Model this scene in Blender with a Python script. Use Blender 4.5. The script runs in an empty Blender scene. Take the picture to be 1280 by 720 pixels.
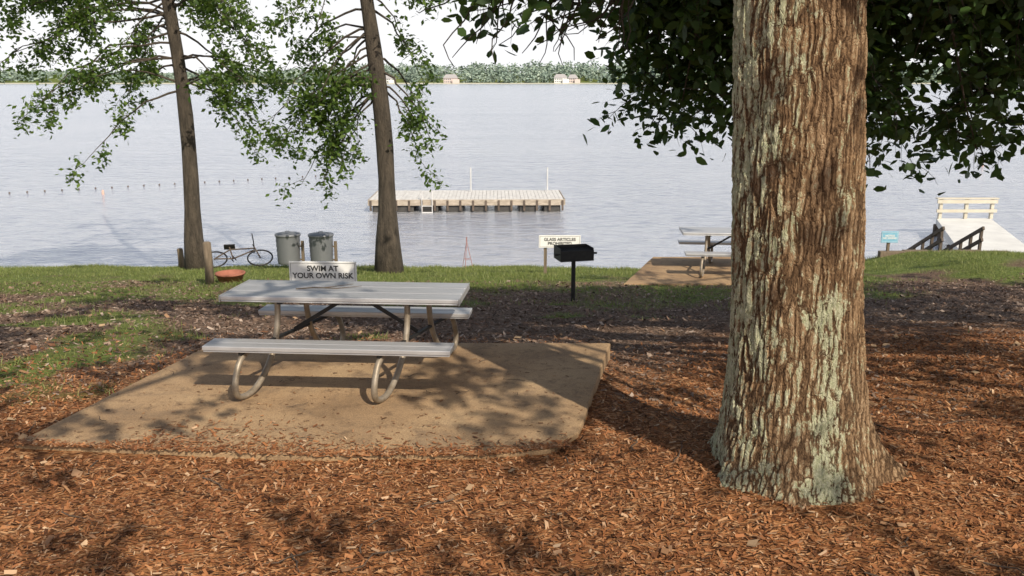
import bpy, math, numpy as np
from mathutils import Vector, Matrix
rng=np.random.default_rng(7)
scene=bpy.context.scene
COL=scene.collection
# ------------------------------------------------------------ helpers
TAB=np.random.default_rng(3).random((256,256))
def vnoise(x,y,s=0):
    x=np.asarray(x,float)+s*17.3; y=np.asarray(y,float)+s*9.1
    xi=np.floor(x).astype(int); yi=np.floor(y).astype(int)
    fx=x-xi; fy=y-yi; fx=fx*fx*(3-2*fx); fy=fy*fy*(3-2*fy)
    a=TAB[xi&255,yi&255]; b=TAB[(xi+1)&255,yi&255]; c=TAB[xi&255,(yi+1)&255]; d=TAB[(xi+1)&255,(yi+1)&255]
    return (a*(1-fx)+b*fx)*(1-fy)+(c*(1-fx)+d*fx)*fy
def fbm(x,y,s=0): return (vnoise(x,y,s)+.5*vnoise(x*2.1,y*2.1,s+1)+.25*vnoise(x*4.3,y*4.3,s+2))/1.75
def sst(a,b,x): t=np.clip((x-a)/(b-a),0,1); return t*t*(3-2*t)
def empty(name,loc=(0,0,0),rot=(0,0,0)):
    e=bpy.data.objects.new(name,None); e.location=loc; e.rotation_euler=rot; e.empty_display_size=.2
    COL.objects.link(e); return e
def obj(name,V,F,mat,parent=None,smooth=False,sub=None):
    V=np.asarray(V,float)
    if sub is not None: V=V-np.array(sub)
    me=bpy.data.meshes.new(name)
    if isinstance(F,np.ndarray):
        n,k=F.shape
        me.vertices.add(len(V)); me.vertices.foreach_set('co',V.astype(np.float32).ravel())
        me.loops.add(n*k); me.loops.foreach_set('vertex_index',F.astype(np.int32).ravel())
        me.polygons.add(n); me.polygons.foreach_set('loop_start',np.arange(0,n*k,k,dtype=np.int32))
        me.polygons.foreach_set('loop_total',np.full(n,k,dtype=np.int32))
        me.update(calc_edges=True)
    else:
        me.from_pydata(V.tolist(),[],[tuple(f) for f in F]); me.update()
    if smooth: me.polygons.foreach_set('use_smooth',np.ones(len(me.polygons),bool))
    me.materials.append(mat)
    o=bpy.data.objects.new(name,me); COL.objects.link(o)
    if parent is not None: o.parent=parent
    return o
class MB:
    def __init__(s): s.V=[]; s.F=[]; s.n=0
    def add(s,V,F):
        s.V.append(np.asarray(V,float)); s.F+= [[i+s.n for i in f] for f in F]; s.n+=len(V)
    def box(s,x0,x1,y0,y1,z0,z1,M=None):
        V=np.array([[x,y,z] for z in(z0,z1) for y in(y0,y1) for x in(x0,x1)],float)
        if M is not None: V=np.array([list(M@Vector(v)) for v in V])
        s.add(V,[[0,2,3,1],[4,5,7,6],[0,1,5,4],[2,6,7,3],[0,4,6,2],[1,3,7,5]])
    def beam(s,a,b,w,h):
        a=Vector(a); b=Vector(b); d=(b-a); L=d.length; q=d.to_track_quat('X','Z').to_matrix().to_4x4()
        s.box(0,L,-w/2,w/2,-h/2,h/2,Matrix.Translation(a)@q)
    def tube(s,pts,rad,n=8,cap=True):
        P=np.array(pts,float); k=len(P)
        if np.isscalar(rad): rad=[rad]*k
        T=np.gradient(P,axis=0); T/= (np.linalg.norm(T,axis=1)[:,None]+1e-9)
        up=np.array([0,0,1.]) if abs(T[0,2])<.9 else np.array([1.,0,0])
        a=np.cross(T[0],up); a/=np.linalg.norm(a)
        th=np.arange(n)*2*math.pi/n; R=[]
        for i in range(k):
            a=a-T[i]*np.dot(a,T[i]); a/= (np.linalg.norm(a)+1e-9); b=np.cross(T[i],a)
            R.append(P[i]+rad[i]*(np.cos(th)[:,None]*a+np.sin(th)[:,None]*b))
        F=[[i*n+j,i*n+(j+1)%n,(i+1)*n+(j+1)%n,(i+1)*n+j] for i in range(k-1) for j in range(n)]
        if cap: F+= [list(range(n))[::-1],[(k-1)*n+j for j in range(n)]]
        s.add(np.vstack(R),F)
    def lathe(s,prof,c=(0,0,0),n=24):
        th=np.arange(n)*2*math.pi/n; V=[]
        for r,z in prof:
            V.append(np.stack([c[0]+r*np.cos(th),c[1]+r*np.sin(th),np.full(n,c[2]+z)],1))
        k=len(prof)
        F=[[i*n+j,i*n+(j+1)%n,(i+1)*n+(j+1)%n,(i+1)*n+j] for i in range(k-1) for j in range(n)]
        s.add(np.vstack(V),F)
    def obj(s,name,mat,parent=None,smooth=False,bevel=0,sub=None):
        o=obj(name,np.vstack(s.V),s.F,mat,parent,smooth,sub)
        if bevel:
            m=o.modifiers.new('b','BEVEL'); m.width=bevel; m.segments=2; m.limit_method='ANGLE'
        return o
def smoothpath(pts,n=6):
    P=[np.array(p,float) for p in pts]; P=[2*P[0]-P[1]]+P+[2*P[-1]-P[-2]]; out=[]
    for i in range(1,len(P)-2):
        for t in np.linspace(0,1,n,endpoint=False):
            a,b,c,d=P[i-1:i+3]
            out.append(.5*((2*b)+(-a+c)*t+(2*a-5*b+4*c-d)*t*t+(-a+3*b-3*c+d)*t**3))
    out.append(P[-2]); return out
# ------------------------------------------------------------ materials
class NT:
    def __init__(s,name):
        s.m=bpy.data.materials.new(name); s.m.use_nodes=True; s.t=s.m.node_tree
        s.p=s.t.nodes['Principled BSDF']; s.out=s.t.nodes['Material Output']
    def n(s,ty,**kw):
        a=s.t.nodes.new(ty)
        for k,v in kw.items(): setattr(a,k,v)
        return a
    def l(s,a,b): s.t.links.new(a,b)
    def coord(s,scale=(1,1,1),kind='Object'):
        c=s.n('ShaderNodeTexCoord'); m=s.n('ShaderNodeMapping'); s.l(c.outputs[kind],m.inputs[0]); m.inputs['Scale'].default_value=scale
        return m.outputs[0]
    def ramp(s,fac,stops,interp='LINEAR'):
        r=s.n('ShaderNodeValToRGB'); r.color_ramp.interpolation=interp; e=r.color_ramp.elements
        while len(e)<len(stops): e.new(.5)
        for i,(p,c) in enumerate(stops):
            e[i].position=p; e[i].color=(*c,1) if len(c)==3 else c
        s.l(fac,r.inputs[0]); return r.outputs[0]
    def noise(s,vec,scale,detail=4,rough=.55,dist=0):
        a=s.n('ShaderNodeTexNoise'); s.l(vec,a.inputs['Vector']); a.inputs['Scale'].default_value=scale
        a.inputs['Detail'].default_value=detail; a.inputs['Roughness'].default_value=rough; a.inputs['Distortion'].default_value=dist
        return a.outputs['Fac']
    def mix(s,f,a,b,bt='MIX'):
        m=s.n('ShaderNodeMix',data_type='RGBA',blend_type=bt)
        for v,i in((f,0),(a,6),(b,7)):
            if hasattr(v,'is_linked'): s.l(v,m.inputs[i])
            else: m.inputs[i].default_value=v if i==0 else (*v,1)
        return m.outputs[2]
    def math(s,op,a,b=0.,c=None,clamp=False):
        m=s.n('ShaderNodeMath',operation=op,use_clamp=clamp)
        for i,v in enumerate((a,b,c)):
            if v is None: continue
            if hasattr(v,'is_linked'): s.l(v,m.inputs[i])
            else: m.inputs[i].default_value=v
        return m.outputs[0]
    def bump(s,h,st=.5,dist=.01,nrm=None):
        b=s.n('ShaderNodeBump'); b.inputs['Strength'].default_value=st; b.inputs['Distance'].default_value=dist; s.l(h,b.inputs['Height'])
        if nrm is not None: s.l(nrm,b.inputs['Normal'])
        s.l(b.outputs[0],s.p.inputs['Normal']); return b.outputs[0]
def simple(name,c1,c2,scale=8,rough=.6,metal=0,bump=.2,bd=.004,sc=(1,1,1)):
    n=NT(name); v=n.coord(sc); f=n.noise(v,scale,5,.65)
    c=n.ramp(f,[(.3,c1),(.7,c2)]); n.l(c,n.p.inputs['Base Color'])
    n.p.inputs['Roughness'].default_value=rough; n.p.inputs['Metallic'].default_value=metal
    if bump: n.bump(n.noise(v,scale*4,4,.7),bump,bd)
    return n.m
def leafmat(name,cols,trans=.35,tcol=(.16,.26,.03)):
    n=NT(name); g=n.n('ShaderNodeNewGeometry')
    c=n.ramp(g.outputs['Random Per Island'],[(i/(len(cols)-1),k) for i,k in enumerate(cols)])
    n.l(c,n.p.inputs['Base Color']); n.p.inputs['Roughness'].default_value=.5
    n.p.inputs['Specular IOR Level'].default_value=.35
    t=n.n('ShaderNodeBsdfTranslucent'); n.l(n.mix(.6,c,tcol),t.inputs[0])
    m=n.n('ShaderNodeMixShader'); m.inputs[0].default_value=trans
    n.l(n.p.outputs[0],m.inputs[1]); n.l(t.outputs[0],m.inputs[2]); n.l(m.outputs[0],n.out.inputs[0]); return n.m
def islandmat(name,cols,rough=.8):
    n=NT(name); g=n.n('ShaderNodeNewGeometry')
    c=n.ramp(g.outputs['Random Per Island'],[(i/(len(cols)-1),k) for i,k in enumerate(cols)])
    v=n.coord(); f=n.noise(v,1.3,3); c=n.mix(n.ramp(f,[(.35,(0,0,0)),(.65,(.5,.5,.5))]),c,(.5,.42,.4),'MULTIPLY')
    n.l(c,n.p.inputs['Base Color']); n.p.inputs['Roughness'].default_value=rough; n.p.inputs['Specular IOR Level'].default_value=.25; return n.m

M_oakleaf=leafmat('oak_leaf',[(.02,.045,.012),(.035,.075,.018),(.055,.105,.024),(.03,.06,.02)],.25)
M_leaf=leafmat('tree_leaf',[(.035,.075,.016),(.07,.125,.022),(.14,.21,.042),(.05,.095,.02)],.42)
M_grass=leafmat('grass_blade',[(.12,.16,.04),(.18,.23,.06),(.28,.29,.11),(.13,.16,.045)],.3,(.25,.33,.08))
M_bark2=simple('bark_dark',(.03,.024,.018),(.12,.095,.07),12,.9,0,1,.05,(1,1,.22))
M_twig=simple('twig',(.05,.035,.025),(.12,.085,.06),20,.9)
M_alu=simple('brushed_aluminium',(.42,.42,.43),(.57,.57,.58),3,.42,.5,.1,.002,(1,14,1))
M_tube=simple('galvanised_tube',(.18,.14,.095),(.36,.31,.25),9,.5,.4)
M_black=simple('black_steel',(.012,.012,.013),(.03,.028,.027),12,.55,.3)
M_can=simple('galvanised_can',(.19,.20,.215),(.22,.23,.245),3,.5,.4,.05,.002,(1,1,.3))
M_white=simple('sign_white',(.70,.70,.68),(.84,.84,.82),5,.6,0,.05)
M_text=simple('sign_black',(.02,.02,.02),(.04,.04,.04),5,.6,0,0)
M_post=simple('weathered_post',(.10,.075,.05),(.22,.17,.12),6,.9,0,.6,.01,(4,4,.5))
M_pine=simple('pine_wood',(.46,.42,.34),(.58,.54,.45),5,.8,0,.3)
M_dwood=simple('dark_wood',(.06,.045,.035),(.13,.10,.08),5,.85,0,.3)
M_deck=simple('deck_wood',(.50,.49,.48),(.68,.67,.65),2.5,.8,0,.3,.01,(3,1,1))
M_fascia=simple('dock_fascia',(.22,.18,.14),(.46,.40,.33),2.5,.85,0,.3,.01,(1.5,1,6))
M_float=simple('dock_float',(.02,.02,.02),(.06,.055,.05),4,.6)
M_pale=simple('pale_concrete',(.55,.55,.54),(.72,.72,.70),1.5,.85)
M_terra=simple('terracotta',(.26,.09,.055),(.36,.14,.09),8,.8)
M_red=simple('faded_red',(.28,.11,.10),(.42,.2,.18),8,.6)
M_orange=simple('buoy_orange',(.5,.30,.24),(.6,.4,.33),4,.5)
M_steel=simple('steel_pole',(.5,.5,.5),(.68,.68,.68),5,.5,.3)
def slabmat():
    n=NT('stained_concrete'); v=n.coord()
    f=n.noise(v,1.1,5,.6,.4); c=n.ramp(f,[(.28,(.22,.14,.075)),(.48,(.38,.25,.135)),(.72,(.48,.335,.19))])
    g=n.noise(v,90,3,.7); c=n.mix(.7,c,n.ramp(g,[(.3,(.42,.39,.37)),(.7,(1.15,1.15,1.15))]),'MULTIPLY')
    s=n.noise(v,7,6,.75); c=n.mix(n.ramp(s,[(.52,(0,0,0)),(.68,(.75,.75,.75))]),c,(.13,.08,.045))
    s=n.noise(v,2.3,6,.7,1.); c=n.mix(n.ramp(s,[(.50,(0,0,0)),(.64,(.5,.5,.5))]),c,(.16,.11,.07))
    n.l(c,n.p.inputs['Base Color']); n.p.inputs['Roughness'].default_value=.9
    n.bump(g,.5,.006); return n.m
M_slab=slabmat()
def groundmat():
    n=NT('ground_mulch_grass'); v=n.coord()
    w=n.n('ShaderNodeTexNoise'); n.l(v,w.inputs['Vector']); w.inputs['Scale'].default_value=9
    vv=n.n('ShaderNodeVectorMath',operation='MULTIPLY_ADD'); n.l(w.outputs['Color'],vv.inputs[0]); vv.inputs[1].default_value=(.12,.12,.12); n.l(v,vv.inputs[2])
    m=n.n('ShaderNodeMapping'); n.l(vv.outputs[0],m.inputs[0]); m.inputs['Scale'].default_value=(1,2.6,1)
    a=n.n('ShaderNodeTexVoronoi'); n.l(m.outputs[0],a.inputs['Vector']); a.inputs['Scale'].default_value=26
    sa=n.n('ShaderNodeSeparateColor'); n.l(a.outputs['Color'],sa.inputs[0])
    r=n.math('MULTIPLY_ADD',sa.outputs[0],.5,n.math('MULTIPLY',sa.outputs[1],.5))
    cm=n.ramp(r,[(.15,(.05,.022,.011)),(.4,(.18,.07,.026)),(.62,(.33,.15,.06)),(.9,(.46,.27,.14))])
    cg=n.ramp(r,[(.15,(.055,.036,.026)),(.45,(.14,.092,.065)),(.75,(.23,.16,.115)),(.95,(.36,.27,.21))])
    at=n.n('ShaderNodeAttribute',attribute_name='gm'); sc=n.n('ShaderNodeSeparateColor'); n.l(at.outputs['Color'],sc.inputs[0])
    c=n.mix(sc.outputs[1],cm,cg)
    fn=n.noise(v,14,5,.7)
    gr=n.ramp(fn,[(.3,(.07,.10,.025)),(.55,(.15,.19,.05)),(.75,(.26,.26,.10))])
    big=n.noise(v,2.2,5,.7); gf=n.math('MULTIPLY',sc.outputs[0],n.math('ADD',big,.5),None,True)
    gf=n.ramp(gf,[(.36,(0,0,0)),(.78,(1,1,1))]); c=n.mix(gf,c,gr)
    c=n.mix(n.ramp(n.noise(v,.7,3),[(.35,(.4,.4,.4)),(.6,(0,0,0))]),c,(.55,.45,.42),'MULTIPLY')
    n.l(c,n.p.inputs['Base Color']); n.p.inputs['Roughness'].default_value=.95; n.p.inputs['Specular IOR Level'].default_value=.15
    h=n.math('ADD',a.outputs['Distance'],n.math('MULTIPLY',fn,.8)); n.bump(h,.9,.02); return n.m
M_ground=groundmat()
# ------------------------------------------------------------ terrain
YS=[-60,0,5.3,5.8,6.5,8.2,10,13,16.6,18,20.6,21.3,22.5,24,30,80,800,845,855,870,900,1000,1500,4000]
ZS=[.6,.06,.035,.012,-.025,-.10,-.32,-.72,-1.17,-1.4,-1.85,-2.05,-2.7,-3.2,-4,-7,-7,-2.9,-2.3,-1.5,2,8,9,25]
def gz(x,y):
    x=np.asarray(x,float); y=np.asarray(y,float)
    z=np.interp(y+.6*(vnoise(x*.5,y*0+3)-.5)*sst(8,12,y)+.25*(vnoise(x*2.3,y*0+7)-.5)*sst(16,20,y),YS,ZS)
    near=sst(80,30,np.abs(x))*sst(80,30,y)
    sl=sst(-3.9,-3.2,x)*sst(1.5,.8,x)*sst(5.3,5.7,y)*sst(9,8.3,y)
    z=z+near*((fbm(x*.7,y*.7)-.5)*.06+(vnoise(x*3,y*3,5)-.5)*.018)*(1-.75*sl)-.012*sl
    z=z-.12*sst(.6,1.2,x)*sst(5.8,7.2,y)*sst(11,9,y)*sst(5,3,x)
    z=z+.30*sst(7,9.5,x)*sst(14,18,y)*sst(22.2,21.0,y)
    r=np.hypot(x-1.8,y-5.25); z=z+.07*np.exp(-(r/.8)**2)
    return z
def grassmask(x,y):
    x=np.asarray(x,float); y=np.asarray(y,float)
    st=13.2+.0*x+2.6*sst(5.5,7.5,x)-.6*sst(1,-2,x)
    g=sst(-2.1,2.0,y-st+2.6*(fbm(x*.8,y*.8,3)-.5)*2)
    g=g*(1-.5*sst(.5,.7,fbm(x*.9,y*.7,14))*sst(19,16,y))
    l=sst(-2.6,-3.8,x+.25*(y-7))*sst(5.8,7.6,y)*sst(.42,.64,fbm(x*1.1,y*1.1,6))*.9
    c=sst(8.6,9.2,y)*sst(.56,.72,fbm(x*.9,y*1.4,8))*.75*sst(3,1,x)
    return np.clip(np.maximum(np.maximum(g,l),c),0,1)
def greymask(x,y):
    return sst(7.0,9.3,np.asarray(y,float)-1.8*sst(1.2,3,x)+.8*(vnoise(np.asarray(x)*1.2,np.asarray(y)*1.2,9)-.5)+.9*sst(-2.5,-4,x))
xs=np.array([-4000,-1500,-700,-300,-120,-60,-35,-22,-16]+list(np.arange(-13,17,.15))+[18,22,35,60,120,300,700,1500,4000])
ys=np.array([-60,-25,-8,-2]+list(np.arange(0,24,.13))+[24.5,26,30,40,80,200,500,800,845,855,870,900,1000,1500,4000])
X,Y=np.meshgrid(xs,ys); Z=gz(X,Y)
nx,ny=len(xs),len(ys)
idx=np.arange(nx*ny).reshape(ny,nx)
F=np.stack([idx[:-1,:-1],idx[:-1,1:],idx[1:,1:],idx[1:,:-1]],-1).reshape(-1,4)
g=obj('ground',np.stack([X,Y,Z],-1).reshape(-1,3),F,M_ground,smooth=True)
ca=g.data.color_attributes.new('gm','FLOAT_COLOR','POINT')
gg=grassmask(X,Y); gg[Y>60]=1
ca.data.foreach_set('color',np.stack([gg,greymask(X,Y),gg*0,gg*0+1],-1).astype(np.float32).ravel())
# ------------------------------------------------------------ water
def watermat():
    n=NT('lake_water')
    a=n.noise(n.coord((1.1,2.6,1)),1.5,5,.65,.3); b=n.noise(n.coord((.5,2.0,1)),.5,3,.5,.2)
    h=n.math('ADD',a,n.math('MULTIPLY',b,1.6))
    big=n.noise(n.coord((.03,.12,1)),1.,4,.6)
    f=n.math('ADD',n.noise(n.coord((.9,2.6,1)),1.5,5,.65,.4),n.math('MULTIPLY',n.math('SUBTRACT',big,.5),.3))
    c=n.ramp(f,[(.30,(.52,.56,.67)),(.44,(.82,.84,.91)),(.6,(.97,.97,1.0))])  # bright sky reflection and ripple contrast painted into the base colour
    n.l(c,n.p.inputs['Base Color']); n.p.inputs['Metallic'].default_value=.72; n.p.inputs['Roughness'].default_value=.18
    n.p.inputs['IOR'].default_value=1.33
    n.bump(h,.85,.22); return n.m
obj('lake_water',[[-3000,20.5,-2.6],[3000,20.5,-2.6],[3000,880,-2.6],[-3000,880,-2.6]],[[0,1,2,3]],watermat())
# ------------------------------------------------------------ slabs
def slab(name,poly,zf,th,sub=.12):
    P=[]
    for i in range(len(poly)):
        a=np.array(poly[i]); b=np.array(poly[(i+1)%len(poly)]); k=max(2,int(np.linalg.norm(b-a)/sub))
        for t in np.arange(k)/k:
            p=a+(b-a)*t; P.append(p+(rng.random(2)-.5)*.012)
    n=len(P); V=[[p[0],p[1],zf(p[1])] for p in P]+[[p[0],p[1],zf(p[1])-th] for p in P]
    F=[list(range(n))]+[[i,n+i,n+(i+1)%n,(i+1)%n] for i in range(n)]
    o=obj(name,V,F,M_slab); m=o.modifiers.new('b','BEVEL'); m.width=.012; m.segments=2; m.limit_method='ANGLE'; m.angle_limit=1.0
    return o
slabz=lambda y:.05-.032*(y-5.5)
slab('concrete_slab',[(-3.45,5.72),(-1.35,5.50),(-.2,5.52),(.26,5.62),(.48,5.95),(.97,8.40),(-2.95,8.42)],slabz,.35)
slab('concrete_slab',[(1.95,15.05),(5.75,15.05),(5.9,17.6),(2.85,17.6)],lambda y:-.98-.012*(y-15),.5)
# ------------------------------------------------------------ chips
def onslab(x,y):
    return (y>5.56)&(y<8.38)&(x>-3.42+ (y-5.7)*.185)&(x<.47+(y-5.95)*.203)&((x<.25)|(y>5.75))
def chips(name,N,xr,yr,cols,smin,smax,dens=None,lift=.012,ratio=.28):
    x=rng.uniform(*xr,N); y=rng.uniform(*yr,N)
    keep=~onslab(x,y)&(np.hypot(x-1.8,y-5.25)>.45)
    if dens is not None: keep&=rng.random(N)<dens(x,y)
    x=x[keep]; y=y[keep]; n=len(x); z=gz(x,y)+rng.uniform(0.0,lift,n)
    return chipmesh(name,x,y,z,n,smin,smax,islandmat(name+'_mat',cols),ratio)
def chipmesh(name,x,y,z,n,smin,smax,mat,ratio=.28,tilt=.35):
    L=rng.uniform(smin,smax,n)*rng.choice([1,1,.6,1.5],n); W=L*rng.uniform(ratio*.4,ratio*1.5,n)
    th=rng.uniform(0,6.28,n); d=np.stack([np.cos(th),np.sin(th),rng.normal(0,tilt,n)],1); w=np.stack([-np.sin(th),np.cos(th),rng.normal(0,tilt,n)],1)
    C=np.stack([x,y,z],1); a=d*(L/2)[:,None]; b=w*(W/2)[:,None]; k=rng.uniform(.4,1,n)[:,None]
    V=np.stack([C-a-b*k,C+a*.9-b,C+a+b*k,C-a*.8+b],1).reshape(-1,3)
    return obj(name,V,np.arange(4*n).reshape(n,4),mat)
orange=[(.06,.025,.012),(.20,.078,.03),(.33,.135,.05),(.43,.20,.085),(.25,.10,.038),(.54,.31,.16),(.12,.047,.02),(.36,.155,.065),(.22,.085,.033),(.62,.44,.28)]
greyc=[(.06,.042,.032),(.16,.105,.075),(.24,.165,.12),(.11,.075,.052),(.36,.27,.21),(.20,.12,.08),(.14,.09,.065),(.48,.39,.32)]
chips('wood_mulch',175000,(-5,6.5),(3.6,9.5),orange,.014,.042,lambda x,y:(1-.85*greymask(x,y))*np.where(y<6.3,1,.75))
chips('leaf_litter',100000,(-9,12),(6.5,15.5),greyc,.022,.055,lambda x,y:(.25+.75*greymask(x,y))*(1-.75*grassmask(x,y)),lift=.015,ratio=.38)
x=rng.uniform(-6,6,420); y=rng.uniform(3.8,11,420); k=~onslab(x,y)&(np.hypot(x-1.8,y-5.25)>.65); x=x[k];y=y[k]
chipmesh('fallen_leaves',x,y,gz(x,y)+.018,len(x),.035,.06,islandmat('fallen_leaf_mat',[(.30,.16,.08),(.5,.36,.22),(.22,.10,.05),(.42,.28,.15)]),.62,.3)
n=1000; x=rng.uniform(-3.3,.9,n); y=5.58+2.7*rng.random(n)**1.6; k=onslab(x,y); x=x[k];y=y[k]
chipmesh('leaf_debris',x,y,slabz(y)+.006,len(x),.010,.032,islandmat('debris_mat',[(.10,.05,.025),(.28,.14,.07),(.15,.08,.04),(.4,.22,.1)]),.35,.08)
n=5000; x=rng.uniform(-3.42,.4,n); y=5.48+rng.exponential(.085,n)*(.15+2.0*vnoise(x*1.7,x*0,50)**1.5)+np.interp(x,[-3.45,-1.35,-.2,.3],[.22,0,.02,.15])
chipmesh('slab_edge_mulch',x,y,slabz(y)+rng.uniform(.003,.014,n),len(x),.014,.042,islandmat('edge_mulch_mat',orange),.3,.18)
mb=MB()
for i in range(75):
    x=rng.uniform(-4,5); y=rng.uniform(4,9.5); 
    if np.hypot(x-1.8,y-5.25)<.7: continue
    on=onslab(np.array([x]),np.array([y]))[0]
    th=rng.uniform(0,6.28); L=rng.uniform(.08,.35)*(.6 if on else 1); P=[]
    z0=(slabz(y) if on else float(gz(x,y)))+.012
    for t in np.linspace(0,1,5):
        P.append((x+math.cos(th)*L*t,y+math.sin(th)*L*t,z0+rng.uniform(0,.008))); th+=rng.normal(0,.2)
    mb.tube(P,np.array([.005,.0045,.004,.003,.002])*(.6 if on else 1),5)
mb.obj('fallen_twigs',M_twig)
# ------------------------------------------------------------ grass
def grass(name,N,xr,yr,h0,h1,w):
    x=rng.uniform(*xr,N); y=rng.uniform(*yr,N); m=grassmask(x,y)*(.35+1.0*fbm(x*2.2,y*2.2,12))
    s2=(x>1.9+(y-15)*.35)&(x<5.9)&(y>15)&(y<17.65)
    k=(rng.random(N)<m*m)&~onslab(x,y)&~s2; x=x[k];y=y[k];n=len(x); z=gz(x,y)-.005
    th=rng.uniform(0,6.28,n); h=rng.uniform(h0,h1,n)*(.5+vnoise(x*1.5,y*1.5,44))*(1+1.3*sst(20.2,21.2,y)*vnoise(x*1.7,y,47)); b=np.stack([np.cos(th),np.sin(th),0*th],1)*w
    C=np.stack([x,y,z],1); tip=C+np.stack([rng.normal(0,.4,n)*h,rng.normal(0,.4,n)*h,h],1)
    V=np.stack([C-b,C+b,tip],1).reshape(-1,3)
    return obj(name,V,np.arange(3*n).reshape(n,3),M_grass)
grass('grass',280000,(-14,16),(6,21.5),.022,.075,.006)
# ------------------------------------------------------------ leaves & trees
def leafmesh(C,size,k=6,var=.35,flat=.35,hang=0.):
    C=np.asarray(C); n=len(C)
    d=rng.normal(0,1,(n,3)); d[:,2]=d[:,2]*.6-hang; d/=np.linalg.norm(d,axis=1)[:,None]
    u=rng.normal(0,1,(n,3)); u[:,2]+=1/flat*.5; w=np.cross(d,u); w/=(np.linalg.norm(w,axis=1)[:,None]+1e-9)
    nn=np.cross(w,d); L=(size*rng.uniform(1-var,1+var,n))[:,None]
    if k==6:
        V=np.stack([C,C+d*L*.3+w*L*.26,C+d*L*.68+w*L*.22-nn*L*.05,C+d*L-nn*L*.15,C+d*L*.68-w*L*.22-nn*L*.05,C+d*L*.3-w*L*.26],1)
    else:
        V=np.stack([C,C+d*L*.5+w*L*.28,C+d*L-nn*L*.1,C+d*L*.5-w*L*.28],1)
    return V.reshape(-1,3),np.arange(n*k).reshape(n,k)
def bough(mb,leaves,p0,p1,r0,ntw,twl,nl,arch=.3,droop=.5,start=.25,spread=.07,sub=2):
    p0=np.array(p0,float);p1=np.array(p1,float); L=np.linalg.norm(p1-p0)
    pts=[]
    for t in np.linspace(0,1,9):
        pts.append(p0+(p1-p0)*t+np.array([0,0,arch*4*t*(1-t)])+rng.normal(0,.03*L*.4,3)*(t>0)*(t<1))
    pts=np.array(pts); mb.tube(pts,[r0*(1-.85*t) for t in np.linspace(0,1,9)],6)
    fwd=(p1-p0)/L
    for i in range(ntw):
        t=start+(1-start)*(i+rng.random())/ntw; f=t*8; j=min(int(f),7); q=pts[j]+(pts[j+1]-pts[j])*(f-j)
        d=rng.normal(0,1,3)*np.array([1,1,.55])+fwd*.6; d/=np.linalg.norm(d); l=twl*rng.uniform(.5,1.3)
        def twig(q,d,l,r,depth):
            P=[q]; dd=d.copy()
            for s in range(4):
                dd=dd+np.array([0,0,-droop*.28])+rng.normal(0,.16,3); dd/=np.linalg.norm(dd); P.append(P[-1]+dd*l/4)
            mb.tube(P,[r,r*.8,r*.6,r*.45,r*.3],4,False)
            if depth>0:
                for s in (1,2,3):
                    if rng.random()<.75:
                        d2=dd+rng.normal(0,.8,3); d2/=np.linalg.norm(d2); twig(P[s],d2,l*.6,r*.55,depth-1)
            m=int(nl*(1 if depth else .7))
            for s in range(m):
                tt=.15+.85*rng.random(); a=tt*4; jj=min(int(a),3)
                leaves.append(P[jj]+(P[jj+1]-P[jj])*(a-jj)+rng.normal(0,spread,3))
        twig(q,d,l,max(.004,r0*.22),sub-1)
def midtree(name,base,top,r,limbs,leafsize,crown):
    e=empty(name,base); b=np.array(base); t=np.array(top); mb=MB()
    zz=np.linspace(0,1,22); P=[b+(t-b)*s+np.array([.10*math.sin(s*9+r*30),.08*math.sin(s*7),0]) for s in zz]
    P[0]=b-np.array([0,0,.25]); rad=[r*(1+.7*math.exp(-s*26))*(1-.95*s+.25*s*s)*(1+.05*rng.normal()) for s in zz]
    mb.tube(P,rad,14); mb.obj('trunk',M_bark2,e,True,sub=b)
    br=MB(); lv=[]
    def at(z):
        s=(z-b[2])/(t[2]-b[2]); i=min(int(s*21),20); return P[i]+(P[i+1]-P[i])*(s*21-i)
    for (z0,dx,dy,dz,n) in limbs:
        p=at(z0); bough(br,lv,p,p+np.array([dx,dy,dz]),.028,max(3,int(n*.72)),.50,21,.3,.65,.42,.085)
    for i in range(crown):
        z0=rng.uniform(4.4,t[2]-.5); a=rng.uniform(0,6.28); L=rng.uniform(1.5,3.4)*(1-.5*(z0-4)/(t[2]-4))
        p=at(z0); bough(br,lv,p,p+np.array([math.cos(a)*L,math.sin(a)*L,rng.uniform(-.3,.9)]),.05,9,.7,7,.3,.6)
    br.obj('branches',M_bark2,e,sub=b)
    V,F=leafmesh(lv,leafsize,4,hang=.4); obj('foliage',V,F,M_leaf,e,sub=b); print(name,len(lv))
l1=[];l2=[]
for i in range(28):
    z0=rng.uniform(2.2,5.6); s=rng.choice([-1,-1,1]); l1.append((z0,s*rng.uniform(.9,3.2 if s<0 else 2.1),rng.uniform(-1.5,1.2),rng.uniform(-1.9,.1),rng.integers(5,9)))
for i in range(8):
    z0=rng.uniform(2.4,4.6); l1.append((z0,rng.uniform(1.1,2.3),rng.uniform(-1.5,1.0),rng.uniform(-1.9,-.5),rng.integers(6,9)))
for i in range(18):
    z0=rng.uniform(3.6,5.8); l1.append((z0,-rng.uniform(2.4,5.0),rng.uniform(-1.5,1.2),rng.uniform(-1.6,.0),rng.integers(9,13)))
for i in range(26):
    z0=rng.uniform(2.2,5.4); s=rng.choice([-1,1]); l2.append((z0,s*rng.uniform(.6,2.2 if s<0 else 1.5),rng.uniform(-1.2,1.2),rng.uniform(-1.7,0),rng.integers(5,8)))
for i in range(9):
    z0=rng.uniform(2.0,3.6); l2.append((z0,-rng.uniform(.8,1.7),rng.uniform(-1.,1.),rng.uniform(-1.9,-.9),rng.integers(5,8)))
for i in range(9):
    z0=rng.uniform(4.4,5.6); l2.append((z0,rng.uniform(1.0,2.8),rng.uniform(-1.2,1.2),rng.uniform(-1.1,0),rng.integers(6,9)))
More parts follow.
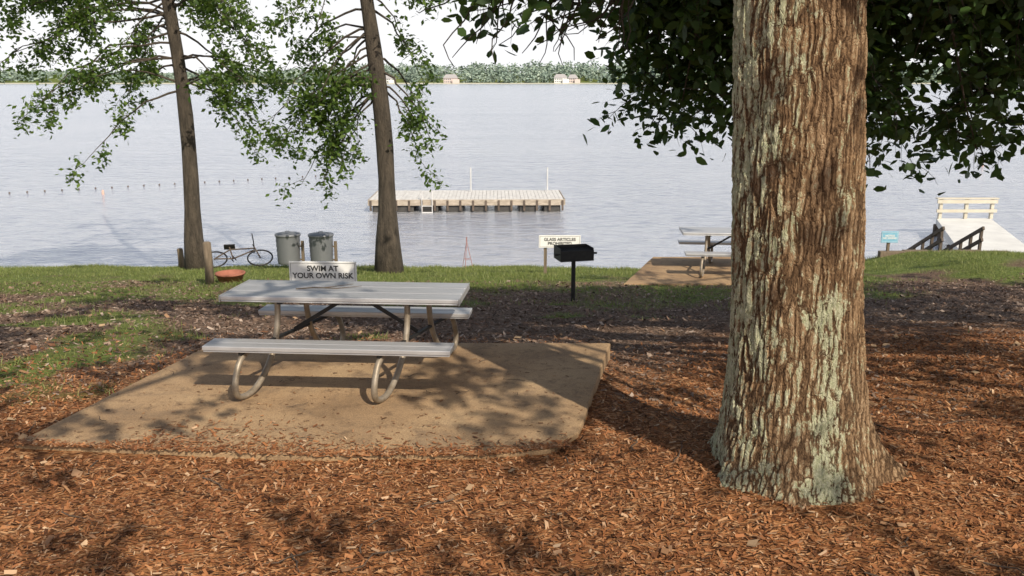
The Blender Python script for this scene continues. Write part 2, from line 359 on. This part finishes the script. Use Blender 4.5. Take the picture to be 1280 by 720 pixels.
midtree('shade_tree',(-6.95,19.2,float(gz(-6.95,19.2))),(-7.45,19.2,12.5),.185,l1,.115,14)
midtree('shade_tree',(-2.52,17.8,float(gz(-2.52,17.8))),(-3.15,17.8,12),.20,l2,.112,14)
# big oak
OX,OY=1.80,5.27
oak=empty('oak_tree',(OX,OY,0.0)); ob=(OX,OY,0.)
def oakbark():
    n=NT('oak_bark'); n.m.displacement_method='BOTH'
    v0=n.coord()
    w=n.n('ShaderNodeTexNoise'); n.l(v0,w.inputs['Vector']); w.inputs['Scale'].default_value=6; w.inputs['Detail'].default_value=4
    vv=n.n('ShaderNodeVectorMath',operation='MULTIPLY_ADD'); n.l(w.outputs['Color'],vv.inputs[0]); vv.inputs[1].default_value=(.05,.05,.5); n.l(v0,vv.inputs[2])
    m=n.n('ShaderNodeMapping'); n.l(vv.outputs[0],m.inputs[0]); m.inputs['Scale'].default_value=(1,1,.12)
    a=n.n('ShaderNodeTexVoronoi',feature='DISTANCE_TO_EDGE'); n.l(m.outputs[0],a.inputs['Vector']); a.inputs['Scale'].default_value=27
    b=n.n('ShaderNodeTexVoronoi',feature='DISTANCE_TO_EDGE'); m2=n.n('ShaderNodeMapping'); n.l(vv.outputs[0],m2.inputs[0]); m2.inputs['Scale'].default_value=(1,1,.35)
    n.l(m2.outputs[0],b.inputs['Vector']); b.inputs['Scale'].default_value=52
    ra=n.n('ShaderNodeMapRange',interpolation_type='SMOOTHSTEP'); n.l(a.outputs[0],ra.inputs[0]); ra.inputs[2].default_value=.34
    rb=n.n('ShaderNodeMapRange',interpolation_type='SMOOTHSTEP'); n.l(b.outputs[0],rb.inputs[0]); rb.inputs[2].default_value=.2
    fine=n.noise(n.coord((1,1,.4)),55,6,.78)
    h=n.math('ADD',n.math('MULTIPLY',ra.outputs[0],.5),n.math('ADD',n.math('MULTIPLY',rb.outputs[0],.18),n.math('MULTIPLY',fine,.5)))
    c=n.ramp(h,[(.22,(.045,.028,.017)),(.5,(.155,.10,.058)),(.78,(.28,.195,.12)),(1,(.41,.31,.21))])
    c=n.mix(n.noise(v0,2.5,3),c,(.92,.80,.66),'MULTIPLY')
    sp=n.n('ShaderNodeSeparateXYZ'); n.l(v0,sp.inputs[0])
    ln=n.noise(n.coord((1,1,.45)),7.5,9,.82,.5)
    side=n.math('MULTIPLY',n.math('ADD',sp.outputs[0],.10),-.33)
    ex=n.math('ABSOLUTE',n.math('ADD',sp.outputs[0],-.02)); hi=n.math('MULTIPLY',n.math('SUBTRACT',1.4,sp.outputs[2]),.06)
    band=n.math('ADD',n.math('MULTIPLY',n.math('SUBTRACT',.17,ex),.42),n.math('MINIMUM',hi,.065))
    lf=n.math('ADD',n.math('ADD',ln,n.math('MAXIMUM',side,band)),n.math('MULTIPLY',n.math('SUBTRACT',h,.6),.22))
    lf=n.ramp(lf,[(.562,(0,0,0)),(.625,(.88,.88,.88))])
    lc=n.ramp(fine,[(.35,(.21,.24,.13)),(.65,(.56,.56,.41))]); c=n.mix(lf,c,lc)
    n.l(c,n.p.inputs['Base Color']); n.p.inputs['Roughness'].default_value=.92; n.p.inputs['Specular IOR Level'].default_value=.2
    d=n.n('ShaderNodeDisplacement'); n.l(h,d.inputs['Height']); d.inputs['Midlevel'].default_value=.8; d.inputs['Scale'].default_value=.026
    n.l(d.outputs[0],n.out.inputs['Displacement']); return n.m
M_oak=oakbark()
def cxz(z): return np.interp(z,[0,.4,1.16,2.9,9],[1.84,1.77,1.725,1.625,1.6])
zz=np.concatenate([np.arange(-.3,3.7,.010),np.arange(3.75,8,.12)]); NA=340
th=np.arange(NA)/NA*2*math.pi; TH,ZZ=np.meshgrid(th,zz)
R=np.interp(ZZ,[-.3,0,.1,.25,.45,.75,1.16,2.9,5,8],[.76,.62,.55,.49,.445,.410,.388,.352,.33,.22])
fl=np.exp(-np.clip(ZZ+.05,0,9)/.16)
R=R+fl*(.14*np.maximum(0,np.cos(TH*5+.6))+.07*np.cos(TH*3+.2)+.05*np.cos(TH*8+2))+.012*np.cos(TH*3+ZZ*.8)+.010*np.cos(TH*7+ZZ*.5+1)
Vx=cxz(ZZ)+R*np.cos(TH); Vy=OY+R*np.sin(TH)
V=np.stack([Vx,Vy,ZZ],-1).reshape(-1,3); nr=len(zz); I=np.arange(nr*NA).reshape(nr,NA); J=np.roll(I,-1,1)
obj('trunk',V,np.stack([I[:-1],J[:-1],J[1:],I[1:]],-1).reshape(-1,4),M_oak,oak,True,sub=ob)
br=MB(); lv=[]
tr=np.array([1.6,OY,0])
def oakb(z0,end,r,n,tw=.6,nl=9,arch=.4,start=.45):
    bough(br,lv,tr+np.array([0,0,z0]),end,r,n,tw,nl,arch,.5,start,.10)
for i in range(44):
    e=(rng.uniform(1.25,3.0),rng.uniform(8.6,10.2),rng.uniform(1.72,3.7))
    if e[0]<1.6 and e[2]<2.3: continue
    oakb(4.8+rng.random(),e,.034,9,.52,16,.4,.66)
for i in range(76):
    x=rng.uniform(3.1,8.4); lo=1.6 if 3.5<x<5.4 else 2.0
    oakb(4.6+1.4*rng.random(),(x,rng.uniform(8.6,10.4),rng.uniform(lo,3.9)),.036,10,.58,15,.4,.62)
for e in [(.55,7.6,3.05),(.15,7.3,3.0),(-.3,7.6,3.2),(.3,7.0,3.1),(-.5,7.3,3.25),(.7,7.9,3.15),(0,7.9,3.2),(.9,8.2,3.1),(-.1,7.1,3.2),(.5,7.2,3.2)]:
    oakb(4.6,e,.026,6,.42,8,.5,.75)
for i in range(30):
    p=np.array([rng.uniform(-.35,1.1),rng.uniform(7,7.6),3.25]); P=[p]; d=np.array([-rng.uniform(.0,.9),0,-1.]); 
    for s in range(7):
        d=d+rng.normal(0,.28,3); d/=np.linalg.norm(d); P.append(P[-1]+d*rng.uniform(.06,.14))
    br.tube(P,[.009,.008,.007,.006,.0055,.005,.004,.003],4,False)
V,F=leafmesh(lv,.12,6,hang=.3); obj('foliage_low',V,F,M_oakleaf,oak,sub=ob); print('oak low',len(lv))
def S(gx,gy):  # wanted shade density on the ground; crown clumps are placed to cast it
    s=.10
    if gy<6.1: s=.20+.25*(gx<-1.8)*(gy<5)
    elif gy<8.4: s=.22 if gx<-.6 else .42
    elif gy<13: s=.50
    else: s=.32
    if gx>2.3 and 5.4<gy<14: s=max(s,.74)
    if -4.5<gx<-2.6 and gy>7: s=max(s,.35)
    if gy>14.0: s=.12
    return s
cl=[]; cen=[]
att=0
while len(cl)<430 and att<7000:
    att+=1
    gx=rng.uniform(-6,9.5); gy=rng.uniform(3.6,17)
    q=S(gx,gy)*(.08+1.8*float(vnoise(gx*1.6,gy*1.6,21)))
    if rng.random()>q: continue
    z=rng.uniform(4.8,8.4); cl.append((gx+.555*z,gy-.955*z,z,rng.uniform(.22,.52)))
up=[]
for (x,y,z,r) in cl:
    m=int(40*(r/.45)**2); q=rng.normal(0,1,(m,3)); q/=np.linalg.norm(q,axis=1)[:,None]; q*=(r*rng.random(m)**.5)[:,None]; q[:,2]*=.7
    up.append(q+np.array([x,y,z])); cen.append((x,y,z))
up=np.vstack(up); V,F=leafmesh(up,.17,6); obj('crown_shade_clumps',V,F,M_oakleaf,oak,sub=ob); print('crown',len(up))  # unseen crown leaves, arranged to throw the dappled ground shade
for i in range(0,len(cen),6):
    c=np.array(cen[i]); p=tr+np.array([0,0,min(7.8,max(4.6,c[2]-1.8))]); m=(p+c)/2+np.array([0,0,.5])
    br.tube(smoothpath([p,m,c],5),list(np.linspace(.07,.015,11)),5,False)
br.obj('branches',M_bark2,oak,sub=ob)
# ------------------------------------------------------------ picnic table
def picnic(loc,rot):
    e=empty('picnic_table',loc,rot)
    t=MB()
    for i in range(3):
        y0=-.355+i*.239; t.box(-.99,.99,y0,y0+.230,.715,.75)
    t.box(-.985,.985,-.352,.352,.700,.713)
    t.obj('table_top',M_alu,e,bevel=.006)
    c=MB(); 
    for s in(-1,1): c.box(s*.992 if s>0 else -1.0, 1.0 if s>0 else -.992,-.358,.358,.698,.753)
    c.obj('end_caps',M_alu,e,bevel=.002)
    for nm,yc in(('bench_front',-.665),('bench_back',.60)):
        b=MB(); b.box(-.98,.98,yc-.128,yc-.003,.405,.44); b.box(-.98,.98,yc+.003,yc+.128,.405,.44); b.box(-.975,.975,yc-.12,yc+.12,.39,.403)
        b.obj(nm,M_alu,e,bevel=.005)
    k=0; sk=.24
    for x in(-.50,.60):
        for s in(-1,1):
            f=MB(); P=[(x+sk*s*a,s*a,h) for a,h in((.60,.375),(.70,.365),(.79,.30),(.85,.16),(.835,.06),(.74,.022),(.60,.04),(.44,.14),(.30,.31),(.235,.5),(.22,.69))]
            f.tube(smoothpath(P,6),.025,12); k+=1; f.obj('leg_%d'%k,M_tube,e,True)
        g2=MB(); g2.beam((x-sk*.77,-.77,.377),(x+sk*.71,.71,.377),.03,.022); g2.beam((x,-.33,.69),(x,.33,.69),.04,.018); g2.obj('cross_bar',M_black,e)
    g2=MB()
    for s in(-1,1): g2.beam((.05+s*.05,0,.69),(.05+s*.54,0,.39),.008,.034)
    g2.obj('diagonal_braces',M_black,e)
    return e
picnic((-1.40,7.36,slabz(7.36)+.004),(math.radians(-1.8),0,math.radians(-4)))
picnic((4.15,16.25,-.995),(math.radians(-.7),0,math.radians(-5)))
tw=MB(); z=slabz(7.5)+.762
tw.tube([(-1.85,7.38,z),(-1.7,7.42,z+.004),(-1.5,7.40,z),(-1.3,7.47,z+.005)],[.006,.005,.004,.002],5)
tw.tube([(-1.62,7.41,z+.003),(-1.5,7.5,z),(-1.38,7.52,z+.01)],[.004,.003,.002],5); tw.obj('fallen_twigs',M_twig)
# ------------------------------------------------------------ signs
def text(body,size,loc,parent,mat=M_text,space=1.0):
    cu=bpy.data.curves.new('lettering','FONT'); cu.body=body; cu.size=size; cu.align_x='CENTER'; cu.align_y='CENTER'; cu.extrude=.001; cu.space_line=space; cu.offset=.0022
    o=bpy.data.objects.new('lettering',cu); o.data.materials.append(mat); COL.objects.link(o); o.parent=parent; o.location=loc; o.rotation_euler=(math.pi/2,0,0); return o
def sign(name,x,y,zt,w,h,body,size,posts,rz=0,mat=M_white,tm=M_text):
    g0=float(gz(x,y)); e=empty(name,(x,y,g0),(0,0,rz)); H=zt-g0
    b=MB(); b.box(-w/2,w/2,-.012,.012,H-h,H); b.obj('board',mat,e,bevel=.003)
    f=MB(); 
    for px in posts: f.box(px-.03,px+.03,.016,.075,-.2,H-.04)
    f.obj('posts',M_post,e)
    q=.018; f=MB(); t_=.004
    f.box(-w/2+q,w/2-q,-.0145,-.0125,H-q-t_,H-q); f.box(-w/2+q,w/2-q,-.0145,-.0125,H-h+q,H-h+q+t_); f.box(-w/2+q,-w/2+q+t_,-.0145,-.0125,H-h+q+t_+.001,H-q-t_-.001); f.box(w/2-q-t_,w/2-q,-.0145,-.0125,H-h+q+t_+.001,H-q-t_-.001); f.obj('border',tm,e)
    text(body,size,(0,-.0145,H-h/2),e,tm,.95); return e
sign('swim_warning_sign',-2.40,11.0,.245,.86,.275,'SWIM AT\nYOUR OWN RISK',.098,[-.30,.32],math.radians(-2))
sign('glass_prohibited_sign',.94,17.2,-.50,.82,.25,'GLASS ARTICLES\nPROHIBITED',.085,[-.28])
M_blue=simple('sign_blue',(.15,.35,.5),(.25,.5,.65),30,.5)
sign('blue_notice_sign',8.9,20.6,-1.0,.40,.27,'NOTICE\nNO DIVING',.06,[0],0,M_blue,M_white)
# ------------------------------------------------------------ grill
gx,gy=.90,12.7; e=empty('park_grill',(gx,gy,float(gz(gx,gy))-.01),(0,0,math.radians(14)))
p=MB(); p.tube([(0,0,-.25),(0,0,.62)],.032,12); p.lathe([(0,.62),(.07,.62),(.07,.64),(0,.64)],n=16); p.obj('post',M_black,e)
b=MB(); W,D=.25,.18
b.box(-W,W,-D,D,.642,.652); b.box(-W,W,-D,-D+.008,.655,.80); b.box(-W,W,D-.008,D,.655,.83); b.box(-W,-W+.008,-D+.01,D-.01,.655,.83); b.box(W-.008,W,-D+.01,D-.01,.655,.83)
b.obj('firebox',M_black,e,bevel=.003)
b=MB()
for i in range(12): b.tube([(-W+.03+i*.04,-D+.015,.785),(-W+.03+i*.04,D-.015,.785)],.006,6)
for s in(-1,1):
    b.tube([(s*(W+.002),-.10,.74),(s*(W+.06),-.10,.74)],.008,6); b.tube([(s*(W+.02),-.10,.74),(s*(W+.07),-.10,.74)],.015,8)
b.obj('grate_and_handles',M_black,e)
b=MB()
for y in(-.12,-.06,0,.06,.12): b.box(W+.001,W+.006,y-.012,y+.012,.70,.75)
b.obj('height_slots',M_steel,e)
# ------------------------------------------------------------ trash cans
for (x,y) in((-4.95,19.3),(-4.22,19.3)):
    gzz=float(gz(x,y)); e=empty('trash_can',(x,y,gzz)); b=MB(); pr=[(0,.12),(.235,.12),(.24,.14)]
    for i in range(1,12): pr+= [(.24+.02*i/11+(.008 if i%2 else 0),.14+.60*i/11)]
    b.lathe(pr,n=32); b.obj('body',M_can,e,True)
    b=MB(); b.lathe([(.27,.735),(.282,.745),(.282,.775),(.27,.785),(.20,.80),(.08,.81),(0,.812)],n=32); b.tube([(-.05,0,.812),(-.04,0,.84),(.04,0,.84),(.05,0,.812)],.007,6); b.obj('lid',M_can,e,True)
    b=MB(); b.box(.285,.345,-.03,.03,-.2,.62); b.beam((.24,0,.5),(.29,0,.5),.03,.03); b.beam((.24,0,.2),(.29,0,.2),.03,.03); b.obj('mounting_post',M_post,e)
# ------------------------------------------------------------ posts, planter, bicycle, tripod
def post(x,y,h,w):
    g0=float(gz(x,y)); b=MB(); b.tube([(0,0,-.2),(0.01,0,h*.5),(0,0,h-.02),(0,0,h)],[w,w*.97,w*.95,w*.7],12)
    o=b.obj('wooden_post',M_post,smooth=True); o.location=(x,y,g0)
post(-5.25,15.0,.74,.075); post(-7.7,20.2,.45,.07)
g0=float(gz(-4.9,15.2)); b=MB(); b.lathe([(0,0),(.19,0),(.245,.13),(.26,.13),(.262,.16),(.235,.16),(.20,.10),(0,.09)],n=28); o=b.obj('planter_bowl',M_terra,smooth=True); o.location=(-4.98,15.3,g0-.01)
e=empty('bicycle',(-6.1,19.2,float(gz(-6.1,19.2))+.06),(math.radians(-62),0,math.radians(12)))
for nm,cx in(('front_wheel',.5),('rear_wheel',-.48)):
    b=MB(); b.tube([(cx+.27*math.cos(a),0,.27+.27*math.sin(a)) for a in np.linspace(0,2*math.pi,29)],.018,6,False)
    for a in np.linspace(0,math.pi,7)[:-1]: b.tube([(cx-.26*math.cos(a),0,.27-.26*math.sin(a)),(cx+.26*math.cos(a),0,.27+.26*math.sin(a))],.003,4)
    b.obj(nm,M_black,e)
b=MB()
for a,c in(((-.48,.29),(-.08,.27)),((-.08,.27),(-.18,.68)),((-.48,.29),(-.16,.6)),((-.16,.6),(.36,.62)),((-.08,.27),(.36,.55)),((.5,.29),(.33,.75))): b.tube([(a[0],0,a[1]),(c[0],0,c[1])],.016,8)
b.obj('frame',M_dwood,e)
b=MB(); b.tube([(.33,-.28,.80),(.35,-.1,.76),(.35,.1,.76),(.33,.28,.80)],.012,8); b.box(-.30,-.06,-.06,.06,.68,.72); b.beam((-.08,-.08,.27),(-.0,-.08,.12),.015,.02); b.beam((-.08,.08,.27),(-.16,.08,.42),.015,.02); b.obj('handlebar_saddle_cranks',M_black,e)
tx,ty=-1.05,20.2; e=empty('red_tripod_stand',(tx,ty,float(gz(tx,ty)))); b=MB()
for a in(.3,2.4,4.5): b.tube([(.14*math.cos(a),.14*math.sin(a),0),(0,0,.62)],.007,6)
b.tube([(0,0,.6),(0,0,.72)],.012,8)
for a,c in((.3,2.4),(2.4,4.5),(4.5,.3)): b.tube([(.09*math.cos(a),.09*math.sin(a),.2),(.09*math.cos(c),.09*math.sin(c),.2)],.005,6)
b.obj('legs',M_red,e)
# ------------------------------------------------------------ floating dock
e=empty('floating_dock',(-1.8,36,-2.6),(0,0,math.radians(1.2)))
b=MB()
for i in range(50): b.box(-3.8+i*.152,-3.8+i*.152+.142,-1.45,1.45,.46,.50+rng.uniform(-.006,.006))
b.obj('deck_boards',M_deck,e)
b=MB(); b.box(-3.82,3.82,-1.50,-1.455,.26,.49); b.box(-3.82,3.82,1.455,1.5,.26,.49); b.box(-3.86,-3.825,-1.5,1.5,.26,.49); b.box(3.825,3.86,-1.5,1.5,.26,.49)
b.obj('fascia',M_fascia,e,bevel=.004)
b=MB()
for i in range(8):
    x=-3.7+i*.96
    for y in(-1.42,.6): b.box(x,x+.66,y,y+.85,-.2,.25)
b.obj('floats',M_float,e,bevel=.04)
b=MB()
for i in range(16):
    x=-3.75+i*.5; b.box(x-.04,x+.04,-1.53,-1.503,.06,.46)
b.obj('fenders',M_dwood,e)
b=MB()
for x,y in((.1,1.0),(3.3,1.0)): b.tube([(x,y,-1),(x,y,1.5)],.03,8)
for x in(-1.75,-1.35): b.tube([(x,-1.56,-.4),(x,-1.56,.7),(x,-1.45,.8),(x,-1.25,.78),(x,-1.2,.5)],.018,6)
for z in(0,.25): b.tube([(-1.75,-1.56,z),(-1.35,-1.56,z)],.018,6)
b.obj('poles_and_ladder',M_steel,e)
# ------------------------------------------------------------ pier with stairs
e=empty('fishing_pier',(12.4,22.6,-2.1))
a=np.array([11.3,21.4]);bb=np.array([13.3,21.4]);c2=np.array([15.9,29.2]);d2=np.array([14.1,29.2])
V=[[*a,-1.98],[*bb,-1.98],[*c2,-2.02],[*d2,-2.02],[*a,-2.2],[*bb,-2.2],[*c2,-2.22],[*d2,-2.22]]
obj('deck',V,[[0,1,2,3],[4,7,6,5],[0,4,5,1],[1,5,6,2],[2,6,7,3],[3,7,4,0]],M_pale,e,sub=(12.4,22.6,-2.1))
b=MB()
for t in(.2,.5,.8,.98):
    for p,q in((a,d2),(bb,c2)): w=p+(q-p)*t; b.tube([(w[0],w[1],-4.5),(w[0],w[1],-2.2)],.09,8)
b.obj('piles',M_dwood,e,sub=(12.4,22.6,-2.1))
b=MB()
for x in(14.15,15.0,15.85): b.box(x-.05,x+.05,29.05,29.15,-2.019,-1.36)
b.box(14.0,15.98,29.0,29.045,-1.50,-1.38); b.box(14.0,15.98,29.0,29.045,-1.80,-1.70); b.box(13.98,16.0,28.98,29.16,-1.357,-1.32)
b.obj('end_railing',M_pine,e,sub=(12.4,22.6,-2.1))
e=empty('wooden_stairs',(10.9,21.5,-2.0)); b=MB()
for i in range(6):
    y=21.0+i*.3; z=-1.62-i*.17; b.box(10.35,11.2,y,y+.29,z-.04,z)
b.beam((10.32,20.9,-1.7),(10.32,22.8,-2.75),.04,.22); b.beam((11.23,20.9,-1.7),(11.23,22.8,-2.75),.04,.22); b.obj('steps',M_dwood,e,sub=(10.9,21.5,-2))
b=MB()
for x0 in(10.3,11.25):
    for i in range(5):
        t=i/4; b.box(x0-.03,x0+.03,20.95+t*1.8,21.01+t*1.8,-1.75-t*1.0,-.98-t*.95)
    for h in(0,-.28): b.beam((x0,20.9,-.97+h),(x0,22.9,-1.98+h),.05,.08)
b.obj('handrails',M_dwood,e,sub=(10.9,21.5,-2))
b=MB()
for i in range(5):
    x=8.7+i*.62; b.box(x,x+.6,20.55+.12*(i%2),20.72+.12*(i%2),-1.7,-1.48)
b.obj('landscape_timbers',M_post,bevel=.01)
# ------------------------------------------------------------ buoys
e=empty('buoy_line',(-24,40,-2.6)); b=MB()
for i in range(26):
    x=-26+i*.62; y=38.5+.36*i; b.lathe([(0,-.05),(.03,-.04),(.045,0),(.03,.04),(0,.05)],(x,y,-2.58),8)
b.obj('floats',M_dwood,e,True,sub=(-24,40,-2.6))
for x,y in((-18.5,40),(28,53)):
    e=empty('swim_buoy',(x,y,-2.6)); b=MB(); b.lathe([(0,-.1),(.05,-.05),(.06,.06),(.05,.15),(.03,.2),(0,.21)],n=14); b.obj('float',M_orange,e,True)
# ------------------------------------------------------------ far shore
n=NT('hazed_foliage'); gg2=n.n('ShaderNodeNewGeometry')
n.l(n.ramp(gg2.outputs['Random Per Island'],[(0,(.17,.23,.20)),(.5,(.23,.30,.25)),(1,(.32,.38,.31))]),n.p.inputs['Base Color']); n.p.inputs['Roughness'].default_value=1; n.p.inputs['Specular IOR Level'].default_value=0  # air haze painted into the leaf colour as pale bluish greens
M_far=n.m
hs=[(-58,858,13,5),(46,862,12,5),(58,864,9,4.5),(-118,862,9,4),(150,862,10,4)]
C=[]
for i in range(1900):
    x=rng.uniform(-1000,1000); y=864+rng.random()**1.5*170; 
    h=rng.uniform(6,14)*(.7+.6*vnoise(x*.012,.5,31))*(.62+.45*sst(-330,-60,x)); g0=float(np.interp(y,YS,ZS))*(.4+.75*sst(-350,60,x)); r=rng.uniform(3,6)
    if y<890 and any(abs(x-q[0])<q[2]*.8 for q in hs): continue
    m=50; q=rng.normal(0,1,(m,3)); q/=np.linalg.norm(q,axis=1)[:,None]; q[:,2]=q[:,2]*h*.5; q[:,:2]*=r; C.append(q+np.array([x,y,g0+h*.48]))
C=np.vstack(C); V,F=leafmesh(C,3.0,4,flat=1); obj('distant_treeline',V,F,M_far)
M_wall=[simple('house_brick_pale',(.50,.42,.40),(.58,.50,.47),1,.9),simple('house_white',(.6,.6,.58),(.7,.7,.68),1,.9)]
M_roof=simple('house_roof',(.30,.29,.30),(.38,.36,.36),1,.9); M_win=simple('house_glass',(.1,.11,.13),(.14,.16,.18),1,.2,0,0)
for i,(x,y,w,h) in enumerate(hs):
    e=empty('brick_house' if i%2==0 else 'white_house',(x,y,float(np.interp(y,YS,ZS))))
    b=MB(); b.box(-w/2,w/2,0,9,-1,h); b.box(w*.15,w/2+2,-3,0-.01,-1,h*.8); b.obj('walls',M_wall[i%2],e)
    V=[[-w/2-.6,-.6,h],[w/2+.6,-.6,h],[w/2+.6,9.6,h],[-w/2-.6,9.6,h],[-w/2+2,4.5,h+3.5],[w/2-2,4.5,h+3.5]]
    obj('roof',V,[[0,1,5,4],[1,2,5],[2,3,4,5],[3,0,4],[0,3,2,1]],M_roof,e)
    b=MB()
    for k in range(4):
        for z in(1,3.2): b.box(-w/2+.8+k*1.7,-w/2+1.7+k*1.7,-.08,-.02,z,z+1.1)
    b.obj('windows',M_win,e)
M_sand=simple('shore_sand',(.42,.43,.33),(.58,.55,.46),.05,.95)
V=[];xx=np.linspace(-1100,1100,260)
for x in xx: k=vnoise(x*.03,1.5,40); V+= [[x,842,-2.55],[x,850,-2.2],[x,864+4*k,-1.5]]
obj('far_beach',V,[[3*i+j,3*i+3+j,3*i+4+j,3*i+1+j] for i in range(259) for j in (0,1)],M_sand)
# ------------------------------------------------------------ light
el=math.radians(42); az=math.radians(150)
s=Vector((math.sin(az)*math.cos(el),math.cos(az)*math.cos(el),math.sin(el)))
L=bpy.data.lights.new('sun','SUN'); L.energy=5.0; L.angle=math.radians(.5); L.color=(1,.90,.74)
o=bpy.data.objects.new('sun',L); COL.objects.link(o); o.rotation_euler=s.to_track_quat('Z','Y').to_euler(); o.location=(10,-20,20)
w=bpy.data.worlds.new('World'); scene.world=w; w.use_nodes=True; t=w.node_tree; bg=t.nodes['Background']
sk=t.nodes.new('ShaderNodeTexSky'); sk.sky_type='NISHITA'; sk.sun_disc=False; sk.sun_elevation=el; sk.sun_rotation=az; sk.dust_density=3; sk.air_density=1.2
tc=t.nodes.new('ShaderNodeTexCoord'); sp=t.nodes.new('ShaderNodeSeparateXYZ'); t.links.new(tc.outputs['Generated'],sp.inputs[0])
mr=t.nodes.new('ShaderNodeMapRange'); mr.interpolation_type='SMOOTHSTEP'; t.links.new(sp.outputs[2],mr.inputs[0]); mr.inputs[1].default_value=0; mr.inputs[2].default_value=.46; mr.inputs[3].default_value=.98; mr.inputs[4].default_value=.05
mx=t.nodes.new('ShaderNodeMix'); mx.data_type='RGBA'; t.links.new(mr.outputs[0],mx.inputs[0]); t.links.new(sk.outputs[0],mx.inputs[6]); mx.inputs[7].default_value=(10.6,10.6,10.8,1)
t.links.new(mx.outputs[2],bg.inputs[0]); bg.inputs[1].default_value=.10
# ------------------------------------------------------------ camera
cd=bpy.data.cameras.new('camera'); cd.sensor_width=36; cd.lens=31.16; cd.clip_end=9000; cd.clip_start=.05
cam=bpy.data.objects.new('camera',cd); COL.objects.link(cam); cam.location=(0,0,2.5); cam.rotation_euler=(math.radians(90-13.3),0,0)
scene.camera=cam
scene.view_settings.view_transform='Standard'; scene.view_settings.look='None'; scene.view_settings.exposure=0
